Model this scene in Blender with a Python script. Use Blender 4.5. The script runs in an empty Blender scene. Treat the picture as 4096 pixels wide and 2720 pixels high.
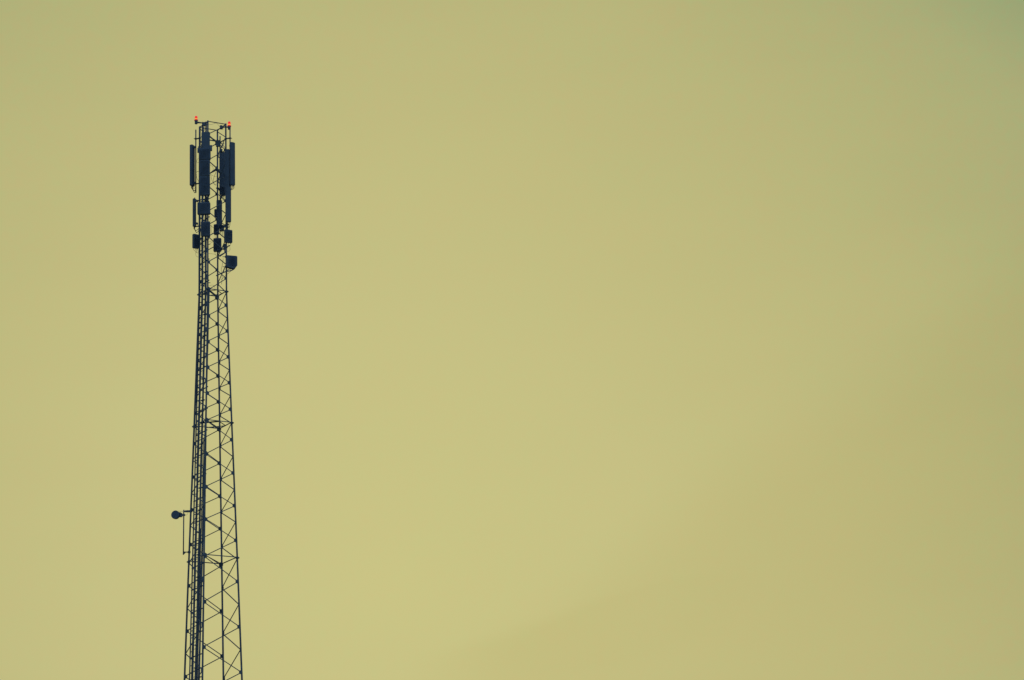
import bpy, math, random
from mathutils import Vector, Matrix
random.seed(7)
R = math.radians
sc = bpy.context.scene
col = sc.collection

# ------------------------------------------------------------------ camera
CZ = 1.6                                     # eye height above the ground
FPX = 11417.4                                # focal length in photograph pixels (4096 wide)
PITCH, ROLL, AZ = 0.27874, -0.03075, 0.10864
TD = 121.302                                 # horizontal distance to the tower axis
cd = bpy.data.cameras.new('camera'); cam = bpy.data.objects.new('camera', cd); col.objects.link(cam)
cd.sensor_width = 36; cd.lens = FPX / 4096 * 36; cd.clip_end = 20000; cd.clip_start = .1
FW = Vector((0, math.cos(PITCH), math.sin(PITCH)))
r0 = Vector((1, 0, 0)); u0 = r0.cross(FW)
RT = math.cos(ROLL) * r0 + math.sin(ROLL) * u0
UP = -math.sin(ROLL) * r0 + math.cos(ROLL) * u0
m = Matrix((RT, UP, -FW)).transposed().to_4x4(); m.translation = (0, 0, CZ)
cam.matrix_world = m
sc.camera = cam
EYE = Vector((0, 0, CZ))

def ray(px, py):
    return (FW + RT * ((px - 2048) / FPX) - UP * ((py - 1360) / FPX)).normalized()

# ------------------------------------------------------------------ sky and light
def lin(c): return tuple((x / 255 / 12.92) if x / 255 < .04045 else ((x / 255 + .055) / 1.055) ** 2.4 for x in c)
gc = ray(1560, 2330)                          # where the hazy glow is brightest
sun_az = math.atan2(gc.x, gc.y); sun_el = math.asin(gc.z)
w = bpy.data.worlds.new("World"); sc.world = w; w.use_nodes = True
nt = w.node_tree; N = nt.nodes; L = nt.links; N.clear()
def node(t, **k):
    n = N.new(t)
    for a, b in k.items(): setattr(n, a, b)
    return n
def mth(op, a, b=None, clamp=False):
    n = node('ShaderNodeMath', operation=op, use_clamp=clamp)
    for i, v in enumerate((a, b)):
        if v is None: continue
        if isinstance(v, (int, float)): n.inputs[i].default_value = v
        else: L.new(v, n.inputs[i])
    return n.outputs[0]
tc = node('ShaderNodeTexCoord'); dirv = tc.outputs['Generated']
def dot(vec):
    n = node('ShaderNodeVectorMath', operation='DOT_PRODUCT'); L.new(dirv, n.inputs[0]); n.inputs[1].default_value = vec
    return n.outputs['Value']
def noise(scale, detail, vec=None, stretch=None):
    src = dirv
    if stretch:
        mp = node('ShaderNodeMapping'); mp.inputs['Scale'].default_value = stretch; mp.inputs['Rotation'].default_value = (0, R(28), 0)
        L.new(dirv, mp.inputs['Vector']); src = mp.outputs[0]
    n = node('ShaderNodeTexNoise'); n.inputs['Scale'].default_value = scale; n.inputs['Detail'].default_value = detail
    L.new(src, n.inputs['Vector']); return n
ang = mth('MULTIPLY', mth('ARCCOSINE', mth('MINIMUM', dot(tuple(gc)), .9999999)), 57.29578)
# thin uneven cloud stretches the glow unevenly
streak = noise(7.0, 3, stretch=(1.0, 1.0, 3.2)).outputs['Fac']
ang2 = mth('ADD', ang, mth('MULTIPLY', mth('SUBTRACT', streak, .5), 2.2))
ramp = node('ShaderNodeValToRGB'); cr = ramp.color_ramp; cr.interpolation = 'EASE'
RANGE = 40.0
stops = [(0, (202, 196, 133)), (5.5, (198, 192, 132)), (8.7, (193, 187, 128)), (12.0, (185, 181, 124)), (14.0, (178, 176, 121)),
         (15.6, (171, 172, 120)), (17.3, (154, 164, 117)), (19, (138, 154, 116)), (24, (128, 150, 128)), (40, (110, 134, 140))]
while len(cr.elements) < len(stops): cr.elements.new(.5)
for e, (p, c) in zip(cr.elements, stops):
    e.position = p / RANGE; e.color = (*lin(c), 1)
cr.interpolation = 'LINEAR'
L.new(mth('DIVIDE', ang2, RANGE), ramp.inputs[0])
# faint mottled tint of the haze
mot = noise(420, 2); mot2 = noise(60, 3)
mx = node('ShaderNodeMix', data_type='RGBA', blend_type='MIX'); 
mcol = node('ShaderNodeValToRGB'); me = mcol.color_ramp.elements
me[0].position = .3; me[0].color = (.945, 1.035, 1.02, 1); me[1].position = .7; me[1].color = (1.05, .968, .975, 1)
L.new(mth('ADD', mth('MULTIPLY', mot.outputs['Fac'], .6), mth('MULTIPLY', mot2.outputs['Fac'], .4)), mcol.inputs[0])
mul = node('ShaderNodeMix', data_type='RGBA', blend_type='MULTIPLY'); L.new(mth('ADD', .3, mth('MULTIPLY', mth('DIVIDE', mth('SUBTRACT', ang, 8.0), 10.0, clamp=True), .7)), mul.inputs[0])
L.new(ramp.outputs[0], mul.inputs[6]); L.new(mcol.outputs[0], mul.inputs[7])
# a thin darker veil of haze whose soft edge runs obliquely across the lower right
vn = ray(2000, 2540).cross(ray(3000, 1780)).normalized()
if vn.dot(ray(3600, 2600)) < 0: vn = -vn
sdist = mth('MULTIPLY', mth('ARCSINE', dot(tuple(vn))), 57.29578)
sdist = mth('ADD', sdist, mth('MULTIPLY', mth('SUBTRACT', noise(9.0, 3).outputs['Fac'], .5), 2.6))
def mrange(v, a, b):
    n = node('ShaderNodeMapRange', interpolation_type='SMOOTHSTEP'); n.inputs[1].default_value = a; n.inputs[2].default_value = b; L.new(v, n.inputs[0]); return n.outputs[0]
veil = mth('MULTIPLY', mrange(sdist, -.6, 1.6), mth('SUBTRACT', 1.0, mrange(sdist, 3.0, 9.0)))
vn2 = ray(1650, 2600).cross(ray(2800, 2310)).normalized()
if vn2.dot(ray(3000, 2700)) < 0: vn2 = -vn2
s2 = mth('ADD', mth('MULTIPLY', mth('ARCSINE', dot(tuple(vn2))), 57.29578), mth('MULTIPLY', mth('SUBTRACT', noise(16.0, 3).outputs['Fac'], .5), .8))
near = mth('MULTIPLY', mth('ARCCOSINE', mth('MINIMUM', dot(tuple(ray(2300, 2440))), .9999999)), 57.29578)
wisp = mth('MULTIPLY', mth('MULTIPLY', mrange(s2, -.15, .25), mth('SUBTRACT', 1.0, mrange(s2, .3, 1.6))), mth('SUBTRACT', 1.0, mrange(near, 1.2, 4.0)))
veil = mth('ADD', mth('MULTIPLY', veil, .85), mth('MULTIPLY', wisp, .6), clamp=True)
vm = node('ShaderNodeMix', data_type='RGBA', blend_type='MULTIPLY'); vm.inputs[7].default_value = (.962, .945, .915, 1)
L.new(veil, vm.inputs[0]); L.new(mul.outputs[2], vm.inputs[6]); mul = vm
bg1 = node('ShaderNodeBackground'); bg1.inputs[1].default_value = 1.0; L.new(mul.outputs[2], bg1.inputs[0])
sky = node('ShaderNodeTexSky', sky_type='NISHITA', sun_disc=False)
sky.sun_elevation = sun_el; sky.sun_rotation = sun_az; sky.air_density = 1.6; sky.dust_density = 3; sky.ozone_density = 3
bg2 = node('ShaderNodeBackground'); bg2.inputs[1].default_value = .15; L.new(sky.outputs[0], bg2.inputs[0])
mr = node('ShaderNodeMapRange', interpolation_type='SMOOTHSTEP'); mr.inputs[1].default_value = 19; mr.inputs[2].default_value = 45
L.new(ang2, mr.inputs[0])
ms = node('ShaderNodeMixShader'); L.new(mr.outputs[0], ms.inputs[0]); L.new(bg1.outputs[0], ms.inputs[1]); L.new(bg2.outputs[0], ms.inputs[2])
out = node('ShaderNodeOutputWorld'); L.new(ms.outputs[0], out.inputs[0])

sd = bpy.data.lights.new('sun', 'SUN'); sd.energy = .5; sd.angle = R(10); sd.color = (1, .93, .72)
sun = bpy.data.objects.new('sun', sd); col.objects.link(sun)
sun.rotation_euler = gc.to_track_quat('Z', 'Y').to_euler(); sun.location = (0, 0, 80)

vs = sc.view_settings
sc.display_settings.display_device = 'sRGB'
vs.view_transform = 'Standard'; vs.look = 'None'; vs.exposure = 0; vs.gamma = 1; vs.use_curve_mapping = False
sc.render.film_transparent = False
sc.cycles.pixel_filter_type = 'BLACKMAN_HARRIS'; sc.cycles.filter_width = 1.5

# ------------------------------------------------------------------ materials
def mat(name, c, rough=.6, metal=0., var=.25, scale=6., spec=.3, c2=None):
    mt = bpy.data.materials.new(name); mt.use_nodes = True
    n = mt.node_tree.nodes; l = mt.node_tree.links; b = n['Principled BSDF']
    t = n.new('ShaderNodeTexCoord'); no = n.new('ShaderNodeTexNoise'); no.inputs['Scale'].default_value = scale; no.inputs['Detail'].default_value = 5
    l.new(t.outputs['Object'], no.inputs['Vector'])
    rp = n.new('ShaderNodeValToRGB'); e = rp.color_ramp.elements
    e[0].position = .35; e[1].position = .68
    e[0].color = (*[x * (1 - var) for x in c], 1); e[1].color = (*(c2 or [min(1, x * (1 + var)) for x in c]), 1)
    l.new(no.outputs['Fac'], rp.inputs[0]); l.new(rp.outputs[0], b.inputs['Base Color'])
    b.inputs['Roughness'].default_value = rough; b.inputs['Metallic'].default_value = metal
    b.inputs['Specular IOR Level'].default_value = spec
    return mt
def emat(name, c, s):
    mt = bpy.data.materials.new(name); mt.use_nodes = True
    b = mt.node_tree.nodes['Principled BSDF']
    b.inputs['Base Color'].default_value = (*[x * .3 for x in c], 1); b.inputs['Roughness'].default_value = .3
    b.inputs['Emission Color'].default_value = (*c, 1); b.inputs['Emission Strength'].default_value = s
    return mt
STEEL = mat('weathered_dark_steel', (.14, .19, .29), .75, 0, .3, 3)
BAR = mat('dark_steel_bar', (.15, .20, .28), .75, 0, .3, 5)
CABLE = mat('black_cable_jacket', (.085, .125, .20), .7, 0, .2, 12)
SHELL = mat('dark_antenna_shell', (.128, .178, .285), .65, 0, .12, 2)
RADIO = mat('dark_cast_radio_housing', (.128, .178, .285), .7, 0, .15, 4)
GRASS = mat('dry_grass_ground', (.16, .17, .11), .95, 0, .3, .35, .1, (.22, .21, .15))
CONC = mat('concrete', (.3, .29, .27), .9, 0, .15, 3)
RED = emat('red_glowing_lens', (.80, .018, .035), 1.0)
DRED = emat('deep_red_lens_base', (.55, .012, .03), 1.0)
ORG = emat('orange_lit_rim', (.9, .07, .035), 1.0)
AMB = emat('hot_lamp_band', (1.0, .36, .045), 1.0)

# ------------------------------------------------------------------ mesh builder
class MB:
    def __init__(s): s.v = []; s.f = []
    def add(s, vs_, fs):
        o = len(s.v); s.v += [tuple(x) for x in vs_]; s.f += [tuple(i + o for i in q) for q in fs]; return s
    def box(s, c, ax, h):
        c = Vector(c); X, Y, Z = [a * k for a, k in zip(ax, h)]
        vs_ = [c + X * a + Y * b + Z * d for a in (-1, 1) for b in (-1, 1) for d in (-1, 1)]
        return s.add(vs_, [(0, 1, 3, 2), (4, 6, 7, 5), (0, 4, 5, 1), (2, 3, 7, 6), (0, 2, 6, 4), (1, 5, 7, 3)])
    def tube(s, pts, r, n=8):
        pts = [Vector(p) for p in pts]; rs = r if isinstance(r, (list, tuple)) else [r] * len(pts)
        vs_ = []; fs = []; ref = None
        for i, p in enumerate(pts):
            d = (pts[min(i + 1, len(pts) - 1)] - pts[max(i - 1, 0)]).normalized()
            if ref is None: ref = Vector((0, 0, 1)) if abs(d.z) < .9 else Vector((1, 0, 0))
            a = (ref - d * ref.dot(d)).normalized(); b = d.cross(a); ref = a
            vs_ += [p + (a * math.cos(2 * math.pi * k / n) + b * math.sin(2 * math.pi * k / n)) * rs[i] for k in range(n)]
        for i in range(len(pts) - 1):
            for k in range(n):
                fs.append((i * n + k, i * n + (k + 1) % n, (i + 1) * n + (k + 1) % n, (i + 1) * n + k))
        fs.append(tuple(range(n - 1, -1, -1))); fs.append(tuple(range((len(pts) - 1) * n, len(pts) * n)))
        return s.add(vs_, fs)
    def angle(s, p0, p1, nrm, wd, t=.005):
        """steel angle: one flange in the face plane, the other pointing inward (-nrm)"""
        p0 = Vector(p0); p1 = Vector(p1); d = (p1 - p0).normalized(); n = (nrm - d * nrm.dot(d)).normalized(); q = d.cross(n)
        prof = [(-.5 * wd, 0), (.5 * wd, 0), (.5 * wd, -t), (-.5 * wd + t, -t), (-.5 * wd + t, -wd * .55), (-.5 * wd, -wd * .55)]
        vs_ = [p + q * a + n * b for p in (p0, p1) for a, b in prof]
        fs = [(i, (i + 1) % 6, (i + 1) % 6 + 6, i + 6) for i in range(6)] + [(5, 4, 3, 2, 1, 0), (6, 7, 8, 9, 10, 11)]
        return s.add(vs_, fs)
    def plate(s, pts, nrm, t):
        n = nrm * (t / 2); k = len(pts)
        vs_ = [Vector(p) + n for p in pts] + [Vector(p) - n for p in pts]
        return s.add(vs_, [tuple(range(k)), tuple(range(2 * k - 1, k - 1, -1))] + [(i, (i + k), (i + 1) % k + k, (i + 1) % k) for i in range(k)])
    def loft(s, c, X, Y, Z, secs, n=4):
        """rounded-rectangle sections (z, half_x, half_y, corner radius) along Z"""
        vs_ = []; c = Vector(c)
        for z, hx, hy, r in secs:
            r = min(r, hx * .95, hy * .95)
            for q, (sx, sy) in enumerate(((1, 1), (-1, 1), (-1, -1), (1, -1))):
                for k in range(n):
                    a = math.pi / 2 * (q + k / (n - 1))
                    vs_.append(c + X * (sx * (hx - r) + r * math.cos(a)) + Y * (sy * (hy - r) + r * math.sin(a)) + Z * z)
        m_ = 4 * n; fs = []
        for i in range(len(secs) - 1):
            for k in range(m_): fs.append((i * m_ + k, i * m_ + (k + 1) % m_, (i + 1) * m_ + (k + 1) % m_, (i + 1) * m_ + k))
        fs.append(tuple(range(m_ - 1, -1, -1))); fs.append(tuple(range((len(secs) - 1) * m_, len(secs) * m_)))
        return s.add(vs_, fs)
    def build(s, name, material, parent=None, kind=None, smooth=False):
        me_ = bpy.data.meshes.new(name)
        org = parent_loc(parent)
        me_.from_pydata([tuple(Vector(v) - org) for v in s.v], [], s.f); me_.update()
        me_.materials.append(material)
        if smooth:
            for p in me_.polygons: p.use_smooth = len(p.vertices) == 4
        o = bpy.data.objects.new(name, me_); col.objects.link(o)
        if parent: o.parent = parent
        if kind: o['kind'] = kind
        return o
def parent_loc(p):
    v = Vector((0, 0, 0))
    while p is not None: v += p.location; p = p.parent
    return v
def thing(name, loc, label, cat, group=None):
    o = bpy.data.objects.new(name, None); col.objects.link(o); o.location = loc; o.empty_display_size = .2
    o['label'] = label; o['category'] = cat
    if group: o['group'] = group
    return o
def bez(pts, n=10):
    pts = [Vector(p) for p in pts]; out_ = []
    for i in range(len(pts) - 1):
        p0 = pts[max(i - 1, 0)]; p1 = pts[i]; p2 = pts[i + 1]; p3 = pts[min(i + 2, len(pts) - 1)]
        for k in range(n):
            t = k / n
            out_.append(.5 * ((2 * p1) + (p2 - p0) * t + (2 * p0 - 5 * p1 + 4 * p2 - p3) * t * t + (3 * p1 - p0 - 3 * p2 + p3) * t ** 3))
    out_.append(pts[-1]); return out_

ZA = Vector((0, 0, 1))
V = Vector((-math.sin(AZ), math.cos(AZ), 0))     # horizontal, away from the photographer
S = Vector((math.cos(AZ), math.sin(AZ), 0))      # horizontal, to the right
AXIS = V * TD                                     # foot of the tower axis
def at(px, py, d=0.):
    """point of the place seen at that spot of the photograph, d metres behind the tower axis"""
    r = ray(px, py); return EYE + r * ((TD + d) / r.dot(V))

# ------------------------------------------------------------------ ground
g = MB()
G = 4000; nn = 40
gv = [(-G + 2 * G * i / nn, -G + 2 * G * j / nn, 0) for i in range(nn + 1) for j in range(nn + 1)]
g.add(gv, [(i * (nn + 1) + j, (i + 1) * (nn + 1) + j, (i + 1) * (nn + 1) + j + 1, i * (nn + 1) + j + 1) for i in range(nn) for j in range(nn)])
g.build('ground', GRASS, kind='structure')

# ------------------------------------------------------------------ tower skeleton
ROT = 2.89983
HZ = [(0.25, 2.03), (14.69, 1.5325), (20.686, 1.3242), (26.686, 1.10362), (32.685, .86942), (38.686, .63969), (46.55, .62273)]
def half(z):
    for (a, ha), (b, hb) in zip(HZ, HZ[1:]):
        if z <= b: return ha + (hb - ha) * (z - a) / (b - a)
    return HZ[-1][1]
AN = {'A': ROT, 'B': ROT + math.pi / 2, 'D': ROT + math.pi, 'C': ROT + 1.5 * math.pi}
def rad(n): return Vector((math.cos(AN[n]), math.sin(AN[n]), 0))
def leg(n, z): return AXIS + rad(n) * half(z) + ZA * z
def zof(n, y):
    lo, hi = 5., 60.
    for _ in range(50):
        mid = (lo + hi) / 2; p = leg(n, mid) - EYE
        yy = 1360 - FPX * p.dot(UP) / p.dot(FW)
        if yy > y: lo = mid
        else: hi = mid
    return lo
Z0, Z1, Z2, Z3 = 46.55, 38.686, 32.685, 26.686
H = [zof('C', y) for y in (573, 676, 777, 878, 979, 1080, 1192, 1296, 1400, 1504.5, 1608, 1718, 1853, 1985, 2115, 2263, 2444.6, 2625)]
per = H[-2] - H[-1]
while H[-1] - per > .6: H.append(H[-1] - per)
ZL = [(a + b) / 2 for a, b in zip(H, H[1:])]
ZTOP = H[0] + .55
FACES = [('A', 'B'), ('B', 'D'), ('D', 'C'), ('C', 'A')]

tower = thing('lattice_tower', AXIS, 'tall dark square lattice mast with zigzag bracing, tapering upward against the yellow sky', 'tower')
legs = {}
for n in 'ABDC':
    b = MB(); zs = [z for z, _ in HZ]
    b.tube([leg(n, z) for z in zs[:-1]] + [leg(n, Z0 + .03)], [.046, .044, .041, .039, .0375, .036, .036], 12)
    legs[n] = b.build('leg', STEEL, tower, smooth=True)
    for z in (8.7, 14.69, 20.686, Z3, Z2, Z1):
        f = MB(); c = leg(n, z)
        f.tube([c - ZA * .035, c + ZA * .035], .062, 12)
        for k in range(6):
            a = k * math.pi / 3; q = c + Vector((math.cos(a), math.sin(a), 0)) * .05
            f.tube([q - ZA * .05, q + ZA * .05], .009, 6)
        f.tube([c + rad(n) * .03, c + rad(n) * .07, c + rad(n) * .09], [.02, .026, .032], 8)
        f.build('flange', STEEL, legs[n])
    f = MB(); c = leg(n, .12); f.box(c, (S, V, ZA), (.16, .16, .12)); f.build('base_plate', STEEL, legs[n])

def fn(a, b):                                 # outward normal of a face
    return (rad(a) + rad(b)).normalized()
def gusset(b, n, other, z, nrm, s):
    p = leg(n, z); t = (leg(other, z) - p).normalized()
    o = p + nrm * .012
    b.plate([o + ZA * s * .55, o + t * s * .62 + ZA * s * .26, o + t * s * .62 - ZA * s * .26, o - ZA * s * .55], nrm, .008)
pieces = []
def brace(a, za, b_, zb, nrm, gus):
    pa, pb = leg(a, za), leg(b_, zb); mid = (za + zb) / 2
    wd = .037 if mid > Z3 else .040
    m_ = MB(); m_.angle(pa, pb, nrm, wd)
    if gus: gusset(m_, a, b_, za, nrm, .17 if mid > Z1 else .21)
    return m_
for (x, y) in FACES:                          # x carries the half-way nodes, y the others
    nr = fn(x, y)
    pieces.append((Z0, brace(x, H[0], y, ZTOP, nr, True)))
    for i in range(len(H) - 1):
        pieces.append((H[i], brace(x, H[i], y, ZL[i], nr, True)))
        pieces.append((ZL[i], brace(y, ZL[i], x, H[i + 1], nr, True)))
pieces.sort(key=lambda q: -q[0])
rest = MB(); count = 0
for z, m_ in pieces:
    if 20.0 < z < 38.9 and count < 100:
        m_.build('brace', BAR, tower); count += 1
    else: rest.add(m_.v, m_.f)
rest.build('bracing', BAR, tower, kind='stuff')
for z in (Z0, Z1, Z2, Z3, 20.686 - .0, 14.69, 8.7):
    if z == 20.686: continue
    for (x, y) in FACES:
        b = MB(); nr = fn(x, y)
        if z == Z0: b.tube([leg(x, z), leg(y, z)], .021, 8)
        else:
            b.angle(leg(x, z + .03), leg(y, z + .03), nr, .040)
            gusset(b, x, y, z + .02, nr, .2)
        b.build('horizontal_strut', BAR, tower)
    if z < Z0:
        b = MB(); b.angle(leg('B', z + .03), leg('C', z + .03), ZA, .036); b.build('plan_diagonal', BAR, tower)
        if z in (Z1, Z2):
            mids = [(leg(x, z + .03) + leg(y, z + .03)) / 2 for x, y in FACES]
            for k in range(4):
                b = MB(); b.angle(mids[k], mids[(k + 1) % 4], ZA, .075 if z == Z2 and k % 2 == 0 else .034); b.build('plan_brace', BAR, tower)
# resting plate at the second platform ring
p0 = leg('B', Z2); t0 = (leg('D', Z2) - p0).normalized()

# ladder and cable tray on the near left face
nAB = fn('A', 'B'); tAB = (leg('B', 20) - leg('A', 20)).normalized()
def fab(off, z, inn=.04):
    return (leg('A', z) + leg('B', z)) / 2 + tAB * off - nAB * inn
ZK = [.3] + [z for z, _ in HZ[1:-1]] + [46.62]
OA, OB, OC, OD = -.48, -.19, .165, .50
lad = MB()
for off, hw in ((OA, .030), (OB, .041)): lad.tube([fab(off, z) for z in ZK], hw, 8)
ladder = lad.build('ladder', STEEL, tower)
low = MB()
for k in range(152):
    z = k * .3 + .5; q = MB() if z > 20.2 else low
    q.tube([fab(OA, z), fab(OB, z + .0), fab(OB, z + .06), fab(OC, z + .07)], [.020, .020, .011, .011], 6)
    if z > 20.2: q.build('rung', STEEL, ladder)
low.build('rungs', STEEL, ladder, kind='stuff')
tr = MB(); tr.tube([fab(OC, z) for z in ZK], .036, 8); tr.tube([fab(OD, z) for z in [.3] + [z for z, _ in HZ[1:-1]]], .034, 8)
tray = tr.build('cable_tray', STEEL, tower)
low = MB()
for i in range(46):
    z = i * .98 + .9; q = MB() if z > 20 else low
    hw = half(z) * math.sqrt(.5)
    x1 = min(hw - .02, .62)
    q.box(fab(.0, z, .075), (tAB, nAB, ZA), (x1, .015, .020))
    q.box(fab(.165, z + .45, .03), (tAB, nAB, ZA), (.11, .05, .022)); q.box(fab(.165, z + .45, .03) , (tAB, nAB, ZA), (.02, .02, .02))
    if z > 20: q.build('tray_bar', STEEL, tray)
low.build('tray_bars', STEEL, tray, kind='stuff')
# foundation
for n in 'ABDC':
    c = leg(n, 0); b = MB(); b.loft(Vector((c.x, c.y, 0)), S, V, ZA, [(-.3, .55, .55, .03), (.02, .55, .55, .03), (.03, .53, .53, .03)])
    b.build('foundation', CONC, tower)

# feeder cables up the tray
cabs = [(OC - .075, 45.6), (OC - .035, 44.3), (OC + .045, 43.9), (OC + .085, 42.2), (OB + .055, 41.6), (OB - .05, 44.9), (OD - .06, 33.0), (OD - .11, 32.0), (OD - .165, 29.3), (OD + .05, 36.5), (OC + .125, 28.0)]
for i, (off, ze) in enumerate(cabs):
    pts = []; z = .35; ph = random.random() * 6
    while z < ze:
        k = max(0, min(1, (24 - z) / 4))
        pts.append(fab(off + .012 * math.sin(z * 1.3 + ph) + .006 * math.sin(z * 3.1 + ph * 2) + .02 * k * math.sin(z * .7 + ph), z, .03 - .014 * (i % 2)))
        z += .4
    b = MB(); b.tube(pts, random.choice([.012, .015, .017]), 6)
    c = b.build('feeder_cable', CABLE)
    c['label'] = 'thin dark cable running up the cable tray on the near left face of the mast'; c['category'] = 'cable'; c['group'] = 'feeder cables in the tray of the mast'
for off, ze in ((-.60, 41.0), (-.57, 40.2)):
    pts = []; z = 12.
    while z < ze:
        k = max(0, min(1, (z - 27) / 9)); pts.append(leg('A', z) + tAB * (.055 + .03 * k + (.02 if off < -.58 else 0)) + nAB * .01); z += .5
    b = MB(); b.tube(pts, .019, 6); c = b.build('feeder_cable', CABLE)
    c['label'] = 'thin dark cable strapped close beside the leftmost leg of the mast'; c['category'] = 'cable'; c['group'] = 'cables beside the leftmost leg'

# ------------------------------------------------------------------ equipment
def dep(n): return rad(n).dot(V) * .63
DA, DB, DD, DC = dep('A'), dep('B'), dep('D'), dep('C')

def frame(x0, x1, y0, y1, d, yaw, dd):
    """box spanning the given picture extent: centre, axes, half width, half height"""
    c = (at((x0 + x1) / 2, y0, d) + at((x0 + x1) / 2, y1, d)) / 2
    hgt = at((x0 + x1) / 2, y0, d).z - at((x0 + x1) / 2, y1, d).z
    wide = (at(x1, y0, d) - at(x0, y0, d)).dot(S)
    a = R(yaw); X = S * math.cos(a) + V * math.sin(a); Y = -S * math.sin(a) + V * math.cos(a)
    wx = max(.05, (wide - dd * abs(math.sin(a))) / max(.2, abs(math.cos(a))))
    return c, X, Y, wx / 2, hgt / 2

def jumpers(parent, starts, ends, sag, n=None, r=.008):
    for i, (s_, e_) in enumerate(zip(starts, ends)):
        mid = (s_ + e_) / 2 - ZA * sag * (1 + .4 * math.sin(i * 2.1)); 
        b = MB(); b.tube(bez([s_, s_ - ZA * sag * .5, mid, e_ - ZA * sag * .1, e_], 5), r, 5)
        b.build('jumper_cable', CABLE, parent)

def panel(x0, x1, y0, y1, d, yaw, label, depth=.11, cabto=None, ncab=4, tilt=0):
    c, X, Y, hx, hz = frame(x0, x1, y0, y1, d, yaw, depth)
    t = thing('panel_antenna', c - ZA * hz, label, 'antenna', 'panel antennas near the mast top')
    hy = depth / 2
    b = MB(); r = .035
    b.loft(c, X, Y, ZA, [(-hz, hx * .86, hy * .8, r), (-hz + .02, hx, hy, r), (hz - .02, hx, hy, r), (hz, hx * .86, hy * .8, r)])
    b.build('radome', SHELL, t, smooth=False)
    for sz in (-1, 1):
        k = MB(); q = c + ZA * (hz - .12) * sz + Y * hy
        k.box(q + Y * .03, (X, Y, ZA), (.05, .035, .03)); k.box(q + Y * .075, (X, Y, ZA), (.07, .012, .045))
        k.build('clamp', STEEL, t)
    k = MB(); st = []
    for i in range(ncab):
        q = c - ZA * hz + X * hx * (-.65 + 1.3 * i / max(1, ncab - 1))
        k.tube([q, q - ZA * .06], .013, 8); st.append(q - ZA * .06)
    k.build('connectors', STEEL, t)
    if cabto is not None:
        jumpers(t, st, [cabto + ZA * .05 * i for i in range(ncab)], .13)
    return t

def radio(x0, x1, y0, y1, d, yaw, label, depth=.16, cabto=None, name='radio_unit', ncab=3, rr=.015):
    c, X, Y, hx, hz = frame(x0, x1, y0, y1, d, yaw, depth)
    t = thing(name, c - ZA * hz, label, 'radio unit', 'radio boxes on the mast')
    hy = depth / 2
    b = MB(); b.loft(c, X, Y, ZA, [(-hz, hx * .9, hy * .85, rr), (-hz + .025, hx, hy, rr * 1.5), (hz - .025, hx, hy, rr * 1.5), (hz, hx * .9, hy * .85, rr)])
    b.build('housing', RADIO, t)
    k = MB(); nf = 9
    for i in range(nf):
        k.box(c - Y * (hy + .012) + X * hx * (-.8 + 1.6 * i / (nf - 1)), (X, Y, ZA), (.004, .014, hz * .86))
    k.build('cooling_fins', RADIO, t)
    k = MB(); k.tube([c + ZA * hz - X * hx * .4, c + ZA * (hz + .02) - X * hx * .4, c + ZA * (hz + .02) + X * hx * .4, c + ZA * hz + X * hx * .4], .006, 6); k.build('handle', STEEL, t)
    k = MB(); st = []
    for i in range(ncab):
        q = c - ZA * hz + X * hx * (-.6 + 1.2 * i / max(1, ncab - 1)); k.tube([q, q - ZA * .045], .011, 8); st.append(q - ZA * .045)
    k.build('connectors', STEEL, t)
    if cabto is not None: jumpers(t, st, [cabto + ZA * .04 * i for i in range(ncab)], .09, r=.006)
    return t

def mount(px, y0, y1, d, n, arms, label, r=.028):
    t = thing('mounting_pole', at(px, y1, d), label, 'pole', 'pipe poles that carry the antennas')
    b = MB(); top = at(px, y0, d); bot = Vector((top.x, top.y, at(px, y1, d).z)); b.tube([bot, top], r, 10); b.build('pipe', STEEL, t, smooth=True)
    for y in arms:
        p = Vector((top.x, top.y, at(px, y, d).z)); q = leg(n, p.z); k = MB(); dr = (q - p); dr.z = 0; u = dr.normalized(); sd_ = u.cross(ZA)
        k.box((p + q) / 2, (u, sd_, ZA), (dr.length / 2 + .04, .022, .024))
        for e in (p, q):
            k.box(e, (u, sd_, ZA), (.045, .06, .02)); k.tube([e - u * .03 - sd_ * .05 , e - u * .085 - sd_ * .05], .009, 6); k.tube([e - u * .03 + sd_ * .05, e - u * .085 + sd_ * .05], .009, 6)
        k.build('bracket', STEEL, t)
    return t

# poles: left (leg A), right (leg D), far (leg C), near (leg B)
PAd, PDd, PCd, PBd = DA + .05, DD - .05, DC + .25, DB - .22
mount(783.3, 519, 771, PAd, 'A', (555, 735), 'vertical pipe pole left of the mast top, just under the left red light')
mount(920.0, 512, 772, PDd, 'D', (553, 690), 'vertical pipe pole right of the mast top, just under the right red light')
mount(880.2, 545, 800, PCd, 'C', (572, 690, 760), 'short pipe stub with its tip inside the bracing, left of the rightmost leg')
mount(822.0, 526, 880, PBd, 'B', (590, 700, 800), 'pipe pole behind the stacked boxes on the near left side of the mast')
mount(779.0, 790, 912, PAd, 'A', (804, 906), 'short pipe pole beside the lower left antenna panel', .018)
mount(909.5, 778, 930, PDd, 'D', (798, 898), 'pipe pole behind the lower right antenna panel', .026)

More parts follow.
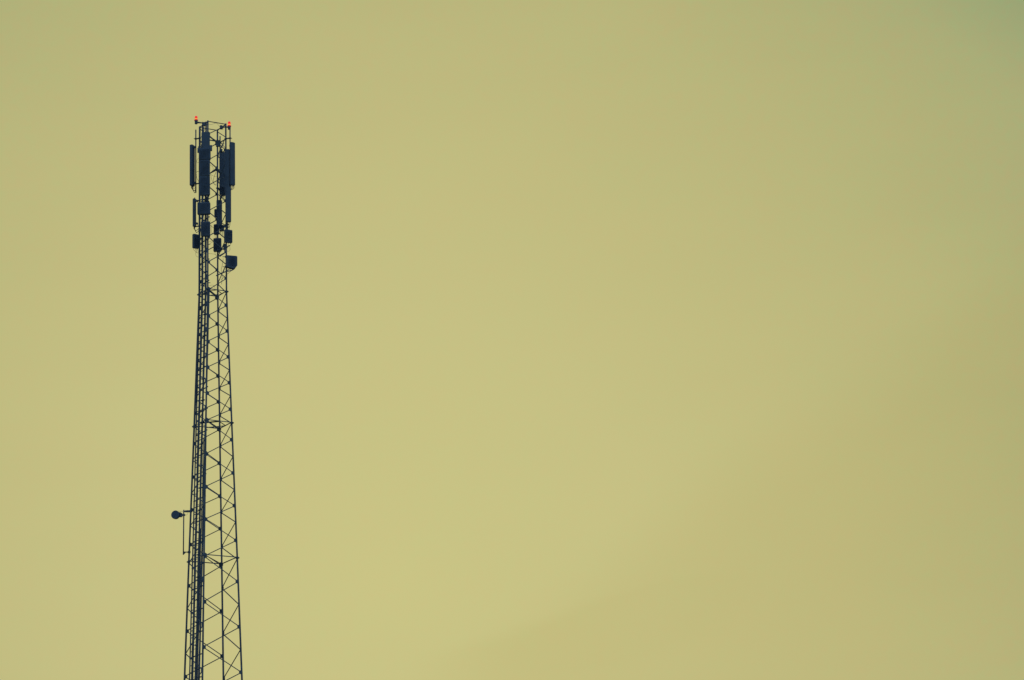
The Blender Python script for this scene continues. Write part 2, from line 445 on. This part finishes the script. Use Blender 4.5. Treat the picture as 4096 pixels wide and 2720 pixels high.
LT = at(800, 760, DA)
panel(757.6, 780.5, 581, 744, PAd - .02, -118, 'tall narrow antenna panel hanging farthest left at the mast top', .15, at(785, 768, PAd), 6)
panel(917.6, 941.6, 570, 741, PDd - .10, 32, 'tall antenna panel with slanted top farthest right at the mast top', .12, at(918, 758, PDd), 5)
panel(876.5, 899.5, 608, 777, PCd - .05, 12, 'antenna panel inside the right antenna cluster, nearest the mast middle', .12, at(884, 790, PCd), 5)
panel(897.0, 919.8, 598, 774, DD - .1, -28, 'antenna panel directly behind the rightmost leg, beside the slanted top panel', .12, at(905, 792, DD), 4)
panel(805.0, 840.5, 529, 690, PBd - .12, -14, 'antenna panel with chamfered top on the near left leg, above the wide bracket', .12, None, 4)
panel(815.0, 840.5, 700, 781, PBd - .12, -10, 'short antenna panel directly below the tall one on the near left leg', .12, at(826, 800, PBd), 4)
panel(900.5, 925.5, 748, 888, PDd - .12, 20, 'antenna panel below the slanted top panel on the right side', .12, at(909, 918, PDd), 4)
panel(769.4, 785.8, 795, 906, PAd - .02, -114, 'narrow antenna panel on the left side above the left square box', .13, at(794, 925, DA), 4)
panel(865.0, 889.0, 801, 914, DC + .1, 10, 'antenna panel in the middle of the mast above the middle square box', .12, at(884, 925, DC), 4)

radio(794.5, 843.2, 596, 640, DB - .42, -10, 'wide box on the near left leg under the top bracket, uppermost of the stack', .2)
radio(799.5, 840.5, 641, 705, DB - .42, -10, 'box second from the top of the stack on the near left leg', .18, None)
radio(798.5, 840.5, 706, 781, DB - .40, -6, 'box with cable tails third from the top of the stack on the near left leg', .16, at(830, 800, DB))
radio(789.0, 842.0, 811, 858, DB - .45, -8, 'widest box of the near left stack, level with the top of the middle panel', .2, at(828, 880, DB))
radio(803.0, 841.5, 888, 945, DB - .42, -5, 'lowest box of the stack on the near left leg', .18, at(836, 958, DB))
radio(857.0, 868.5, 838, 868, DC - .05, 0, 'small slim box fixed on the left edge of the middle antenna panel', .1)
radio(854.0, 878.0, 898, 938, DC - .05, -20, 'box below the middle antenna panel on the far leg', .14, at(866, 948, DC))
radio(878.0, 897.0, 901, 924, DC - .02, 10, 'small box between the far leg and the lower right panel', .12, at(890, 945, DC))
radio(884.0, 902.0, 745, 782, DC + .1, 5, 'box at the foot of the right antenna cluster', .12, at(896, 800, DD))
radio(767.6, 797.0, 938, 993, DA - .02, 30, 'square rounded box on the left side of the mast', .14, at(797, 1010, DA), rr=.03)
radio(852.8, 886.5, 954, 1006, DC - .1, -8, 'rounded square box hanging in the middle of the mast on the far leg', .16, at(872, 1024, DC), rr=.03)
radio(895.2, 930.6, 920, 971, DD - .12, 22, 'square box with slanted top on the right side below the lower right panel', .14, at(908, 992, DD), rr=.02)

# large box with the cut corner on the right, on two bent tubes
def big_box():
    d = DD - .08
    t = thing('radio_unit', at(926, 1078, d), 'largest box, with a cut lower right corner, farthest right and lowest on the mast', 'radio unit', 'radio boxes on the mast')
    X = S * math.cos(R(12)) + V * math.sin(R(12)); Y = X.cross(ZA) * -1
    pts = [(905, 1024.5), (944, 1025), (947.5, 1028), (947.5, 1063), (941, 1072), (934, 1075), (909, 1071), (905.5, 1066)]
    b = MB(); base = at(926, 1048, d)
    P = []
    for x, y in pts:
        q = at(x, y, d) - base; P.append(base + X * (q.dot(S) / math.cos(R(12))) + ZA * q.z)
    b.plate(P, Y, .2); b.build('housing', RADIO, t)
    k = MB()
    for i in range(8):
        x = 910 + i * 4.6; a = at(x, 1028, d); c = at(x, 1066, d)
        k.box((a + c) / 2 - V * .12, (S, V, ZA), (.004, .02, (a.z - c.z) / 2))
    k.build('cooling_fins', RADIO, t)
    k = MB()
    for y in (1027, 1067):
        a = at(890, y, d); k.tube([a, at(910, y, d)], .014, 8)
        k.box(at(904, y, d), (S, V, ZA), (.05, .06, .03))
    k.tube(bez([at(868, 1102, d - .1), at(884, 1094, d - .1), at(905, 1086, d - .1), at(925, 1082, d), at(938, 1074, d)], 5), .026, 8)
    k.tube(bez([at(884, 1092, d - .1), at(900, 1088, d - .1), at(916, 1077, d), at(932, 1076, d)], 5), .016, 8); k.tube([at(899, 1072, d), at(893, 1090, d)], .016, 8)
    k.tube([at(864, 1102, d - .1), at(872, 1102, d - .1)], .03, 8)
    k.build('bracket', STEEL, t)
    for pp in ([(893, 1034), (889, 1060), (885, 1080), (889, 1102), (886, 1138)], [(930, 1078), (922, 1086), (910, 1096), (896, 1108), (884, 1120)],
               [(920, 1076), (926, 1082), (936, 1078), (941, 1072)]):
        b = MB(); b.tube(bez([at(x, y, d) for x, y in pp], 5), .0075, 5); b.build('jumper_cable', CABLE, t)
big_box()

# cross brackets that carry the clusters
def bracket(name, segs, d, label, r=.024, boxes=()):
    (x, y) = segs[0][0]; t = thing(name, at(x, y, d), label, 'bracket', 'steel brackets that carry antennas')
    b = MB()
    for s_ in segs: b.tube([at(px, py, d) for px, py in s_], r, 8)
    b.build('arm', STEEL, t)
    if boxes:
        k = MB()
        for x0, x1, y0, y1 in boxes:
            c, X, Y, hx, hz = frame(x0, x1, y0, y1, d, 0, .1); k.loft(c, X, Y, ZA, [(-hz, hx, .06, .015), (hz, hx, .06, .015)])
        k.build('clamp', STEEL, t)
    return t
bracket('antenna_bracket', [[(792, 596), (846, 590)], [(792, 588), (822, 586)], [(842, 600), (834, 606)]], DB - .35, 'wide bracket across the near left leg above the stacked boxes', .03,
        [(789.5, 806, 593, 610), (838, 848.6, 582, 603), (806, 840, 592, 612)])
bracket('antenna_bracket', [[(806, 603), (806, 577)], [(838, 560), (870, 566), (876, 572)], [(860, 580), (905, 556)], [(838, 547), (862, 562)]], DC - .25, 'bracket knot on the far leg where the poles and bracing cross near the top', .028,
        [(864, 882, 562, 586)])
bracket('antenna_bracket', [[(884, 572), (905, 596)], [(896, 572), (886, 592)], [(882, 600), (888, 607)]], DD - .15, 'small crossed bracket bars left of the rightmost leg above the panel cluster', .014, [(881, 890, 597, 606)])
bracket('antenna_bracket', [[(868, 1000), (884, 1000), (904, 990), (920, 981)], [(871, 1012), (888, 998)], [(878, 1026), (900, 1011)], [(896, 976), (886, 996)]], DC - .2, 'bent tube bracket reaching right under the square box with slanted top', .026,
        [(893, 903, 976, 998)])
bracket('antenna_bracket', [[(838, 694), (862, 676), (868, 664)], [(839, 694), (864, 682)]], DC - .15, 'short curved arm crossing the bracing in the middle of the mast', .02)

# little rods sticking out of the legs
for (x0, x1, y, n, lab) in ((833, 841, 977, 'B', 'short peg sticking out of the near left leg beside the middle square box'),
                            (833, 841.5, 1131, 'B', 'short peg sticking out of the near left leg just above the top platform ring')):
    b = MB(); b.tube([at(x0 - 3, y, dep(n) - .02), at(x1, y, dep(n) - .02)], .018, 8); o = b.build('step_peg', STEEL)
    o['label'] = lab; o['category'] = 'peg'; o['group'] = 'pegs on the near left leg'

# loose loops of cable in the upper bracing
loops = [([(838, 659), (850, 666), (853, 676), (850, 683)], DC), ([(841, 692), (844, 703), (848, 722), (858, 738), (866, 736)], DC),
         ([(864, 688), (857, 706), (853, 722), (856, 734), (864, 742)], DC), ([(866, 706), (858, 706), (846, 700), (842, 698)], DC),
         ([(838, 899), (846, 905), (857, 914), (866, 922)], DC), ([(846, 900), (845, 920), (847, 935), (856, 925)], DC),
         ([(834, 1014), (848, 1015), (863, 1018)], DC), ([(834, 968), (846, 964), (853, 966)], DC), ([(839, 976), (846, 970), (854, 967)], DC),
         ([(787, 996), (783, 1012), (785, 1024), (793, 1028)], DA), ([(919, 984), (920, 1000), (914, 1005), (908, 1004)], DD),
         ([(786, 648), (789, 638), (794, 632)], DA), ([(786, 651), (796, 650)], DA), ([(786, 700), (785, 690), (792, 686), (797, 688)], DA),
         ([(785, 700), (788, 715), (793, 722), (797, 735)], DA), ([(836, 1143), (850, 1140), (858, 1146), (860, 1154)], DC),
         ([(834, 498), (846, 498), (857, 494), (866, 493), (874, 500), (879, 508)], DC - .3), ([(878, 930), (884, 922), (890, 930), (893, 945)], DC),
         ([(838, 863), (840, 880), (839, 890)], DB), ([(912, 912), (918, 905), (916, 918)], DD)]
for i, (pp, d) in enumerate(loops):
    b = MB(); b.tube(bez([at(x, y, d) for x, y in pp], 6), .008 if i in (2, 4, 13, 14) else .0055, 5); o = b.build('loose_cable', CABLE)
    x, y = pp[len(pp) // 2]
    where = ('above the top of the mast between the two red lights' if i == 16 else
             'left of the leftmost leg beside the tall left panel' if i in (11, 12, 13, 14) else
             'below the left square box' if i == 9 else 'below the right square box with slanted top' if i == 10 else
             'just above the top platform ring' if i == 15 else
             'in the bracing level with the middle square box' if i in (6, 7, 8) else
             'in the bracing beside the tall upper panels' if i in (0, 1, 2, 3) else
             'beside the lowest boxes of the upper mast')
    o['label'] = 'thin loose cable curving ' + where; o['category'] = 'cable'; o['group'] = 'loose cables ' + where
for (pa, pb, lab) in (((901, 503.5), (862, 517), 'x'),): pass

# junction box near the top and camera-like box on the left arm
def jbox(x0, x1, y0, y1, d, yaw, label, arms):
    c, X, Y, hx, hz = frame(x0, x1, y0, y1, d, yaw, .1)
    t = thing('junction_box', c - ZA * hz, label, 'junction box', 'small boxes beside the red lights')
    b = MB(); b.loft(c, X, Y, ZA, [(-hz, hx * .93, .045, .01), (-hz + .01, hx, .05, .012), (hz - .01, hx, .05, .012), (hz, hx * .93, .045, .01)]); b.build('housing', RADIO, t)
    k = MB()
    for a_, b_ in arms: k.tube([at(*a_, d), at(*b_, d)], .018, 8)
    k.build('bracket', STEEL, t)
jbox(879, 890, 502, 516.5, DD - .02, 8, 'small dark box left of the right red light', [((884, 507), (905, 505)), ((884, 513), (905, 508)), ((889, 514), (892, 517))])
jbox(807.5, 821, 489.5, 503, DB - .05, 0, 'small dark box between the left red light and the mast top', [((814, 490), (831, 489)), ((805, 506), (812, 502)), ((797, 512), (808, 503))])
for x, y in ((809, 483.5), (822.5, 483)):
    b = MB(); b.tube([at(x + .8, y + 6, DB - .05), at(x - .3, y, DB - .05)], [.006, .002], 6); o = b.build('bird_spike', STEEL)
    o['label'] = 'tiny thin spike standing on the arm of the left red light'; o['category'] = 'spike'; o['group'] = 'spikes on the arm of the left light'

# red obstruction lights
def light(cx, ytop, ybase, ybot, wpx, d, label, arm):
    s1 = 88.
    top = at(cx, ytop, d); base = at(cx, ybase, d); bot = at(cx, ybot, d); c = Vector((base.x, base.y, 0)); W_ = wpx / s1 / 2
    t = thing('warning_light', Vector((base.x, base.y, bot.z)), label, 'warning light', 'red warning lights at the mast top')
    hh = top.z - base.z; zb = base.z
    def ring(secs, name, mt):
        b = MB(); b.tube([c + ZA * (zb + hh * k) for k, _ in secs], [W_ * r for _, r in secs], 16); return b.build(name, mt, t, smooth=True)
    ring([(.02, 1.0), (.03, 1.03), (.12, 1.0), (.22, .82)], 'lens_base', DRED)
    ring([(.22, .70), (.26, .58), (.42, .56), (.47, .70)], 'lamp_band', AMB)
    b = MB(); b.tube([c + ZA * (zb + hh * k) for k in (.20, .225)], [W_ * .82, W_ * .80], 16); b.tube([c + ZA * (zb + hh * k) for k in (.455, .50)], [W_ * .76, W_ * .77], 16); b.build('lamp_rim', ORG, t, smooth=True)
    ring([(.47, .76), (.60, .76), (.80, .68), (.90, .60), (.97, .42), (1.0, .15)], 'lens', RED)
    b = MB(); b.tube([Vector((base.x, base.y, bot.z)), Vector((base.x, base.y, bot.z + .01)), c + ZA * (zb - .05), c + ZA * (zb + hh * .02)], [W_ * .62, W_ * .74, W_ * .74, W_ * .95], 14); b.build('socket', STEEL, t, smooth=True)
    b = MB()
    for p, r_ in arm: b.tube(p, r_, 10)
    b.build('arm', STEEL, t)
dl = DB - .05
light(784.6, 464, 482.5, 496, 15.2, dl, 'glowing red warning light, upper left of the mast top, on a horizontal arm',
      [([at(786, 489.5, dl), at(808, 491.5, dl)], [.045, .027]), ([at(806, 491, dl), at(831, 488.5, dl)], .022), ([at(831, 486, dl), at(817, 506, dl), at(813, 528, dl)], .013)])
dr = DD - .02
light(917, 486, 506, 518, 15.2, dr, 'glowing red warning light on the right corner of the mast top',
      [([at(906, 508, dr), at(916, 510, dr)], .03), ([at(901, 505.5, dr), at(908, 507, dr)], .02)])

# microwave dish on its own outrigger pole, lower left
def dish():
    d = half(29) * rad('A').dot(V) + .02
    t = thing('microwave_dish', at(735, 2062, d), 'small round microwave dish left of the mast, at the top of its outrigger pole', 'dish')
    c = at(702.5, 2059.5, d); X = (V * -1 + S * -.35).normalized(); r = .187
    b = MB(); b.tube([c - X * .075, c - X * .07, c - X * .01, c + X * .05, c + X * .07], [r * .80, r * .97, r, r, r * .93], 36); b.build('drum', SHELL, t)
    b = MB(); b.loft(at(717, 2059, d + .1), S, V, ZA, [(-.10, .07, .06, .02), (.10, .07, .06, .02)]); b.build('radio_housing', RADIO, t)
    b = MB(); b.tube([at(712, 2061, d + .1), at(722, 2060.5, d), at(741, 2060, d)], [.06, .055, .036], 10)
    b.tube([at(725, 2052.5, d), at(725, 2068, d)], .05, 10); b.tube([at(737, 2060, d - .06), at(737, 2060, d + .06)], .05, 10)
    b.build('bracket', STEEL, t)
    b = MB(); b.tube(bez([at(713, 2044, d), at(722, 2045.5, d), at(736, 2045, d)], 4), .006, 5)
    b.tube(bez([at(740, 2059, d), at(746, 2060, d), at(752, 2052, d)], 4), .005, 5); b.build('jumper_cable', CABLE, t)
    t = thing('outrigger_pole', at(734, 2219, d), 'thin upright pole standing clear of the left leg, holding the round dish', 'pole')
    top = at(735.2, 2039.5, d); bot = at(733.4, 2219, d)
    b = MB(); b.tube([bot, top], .026, 10); b.build('pipe', STEEL, t, smooth=True)
    for y, knob in ((2045.5, True), (2208.5, False)):
        q = at(735, y, d); l = leg('A', q.z); b = MB()
        if knob:
            n_ = 7; b.tube([q + (l - q) * (i / n_) for i in range(n_ + 1)], [.03, .034, .05, .045, .055, .045, .05, .04], 8)
        else:
            b.tube([q, q + (l - q) * .15, q + (l - q) * .6, l], [.04, .026, .022, .04], 8); b.tube([q - ZA * .07, q + (l - q) * .3 - ZA * .01], [.03, .02], 8)
        b.box(l, (S, V, ZA), (.06, .06, .04)); b.build('bracket', STEEL, t)
dish()
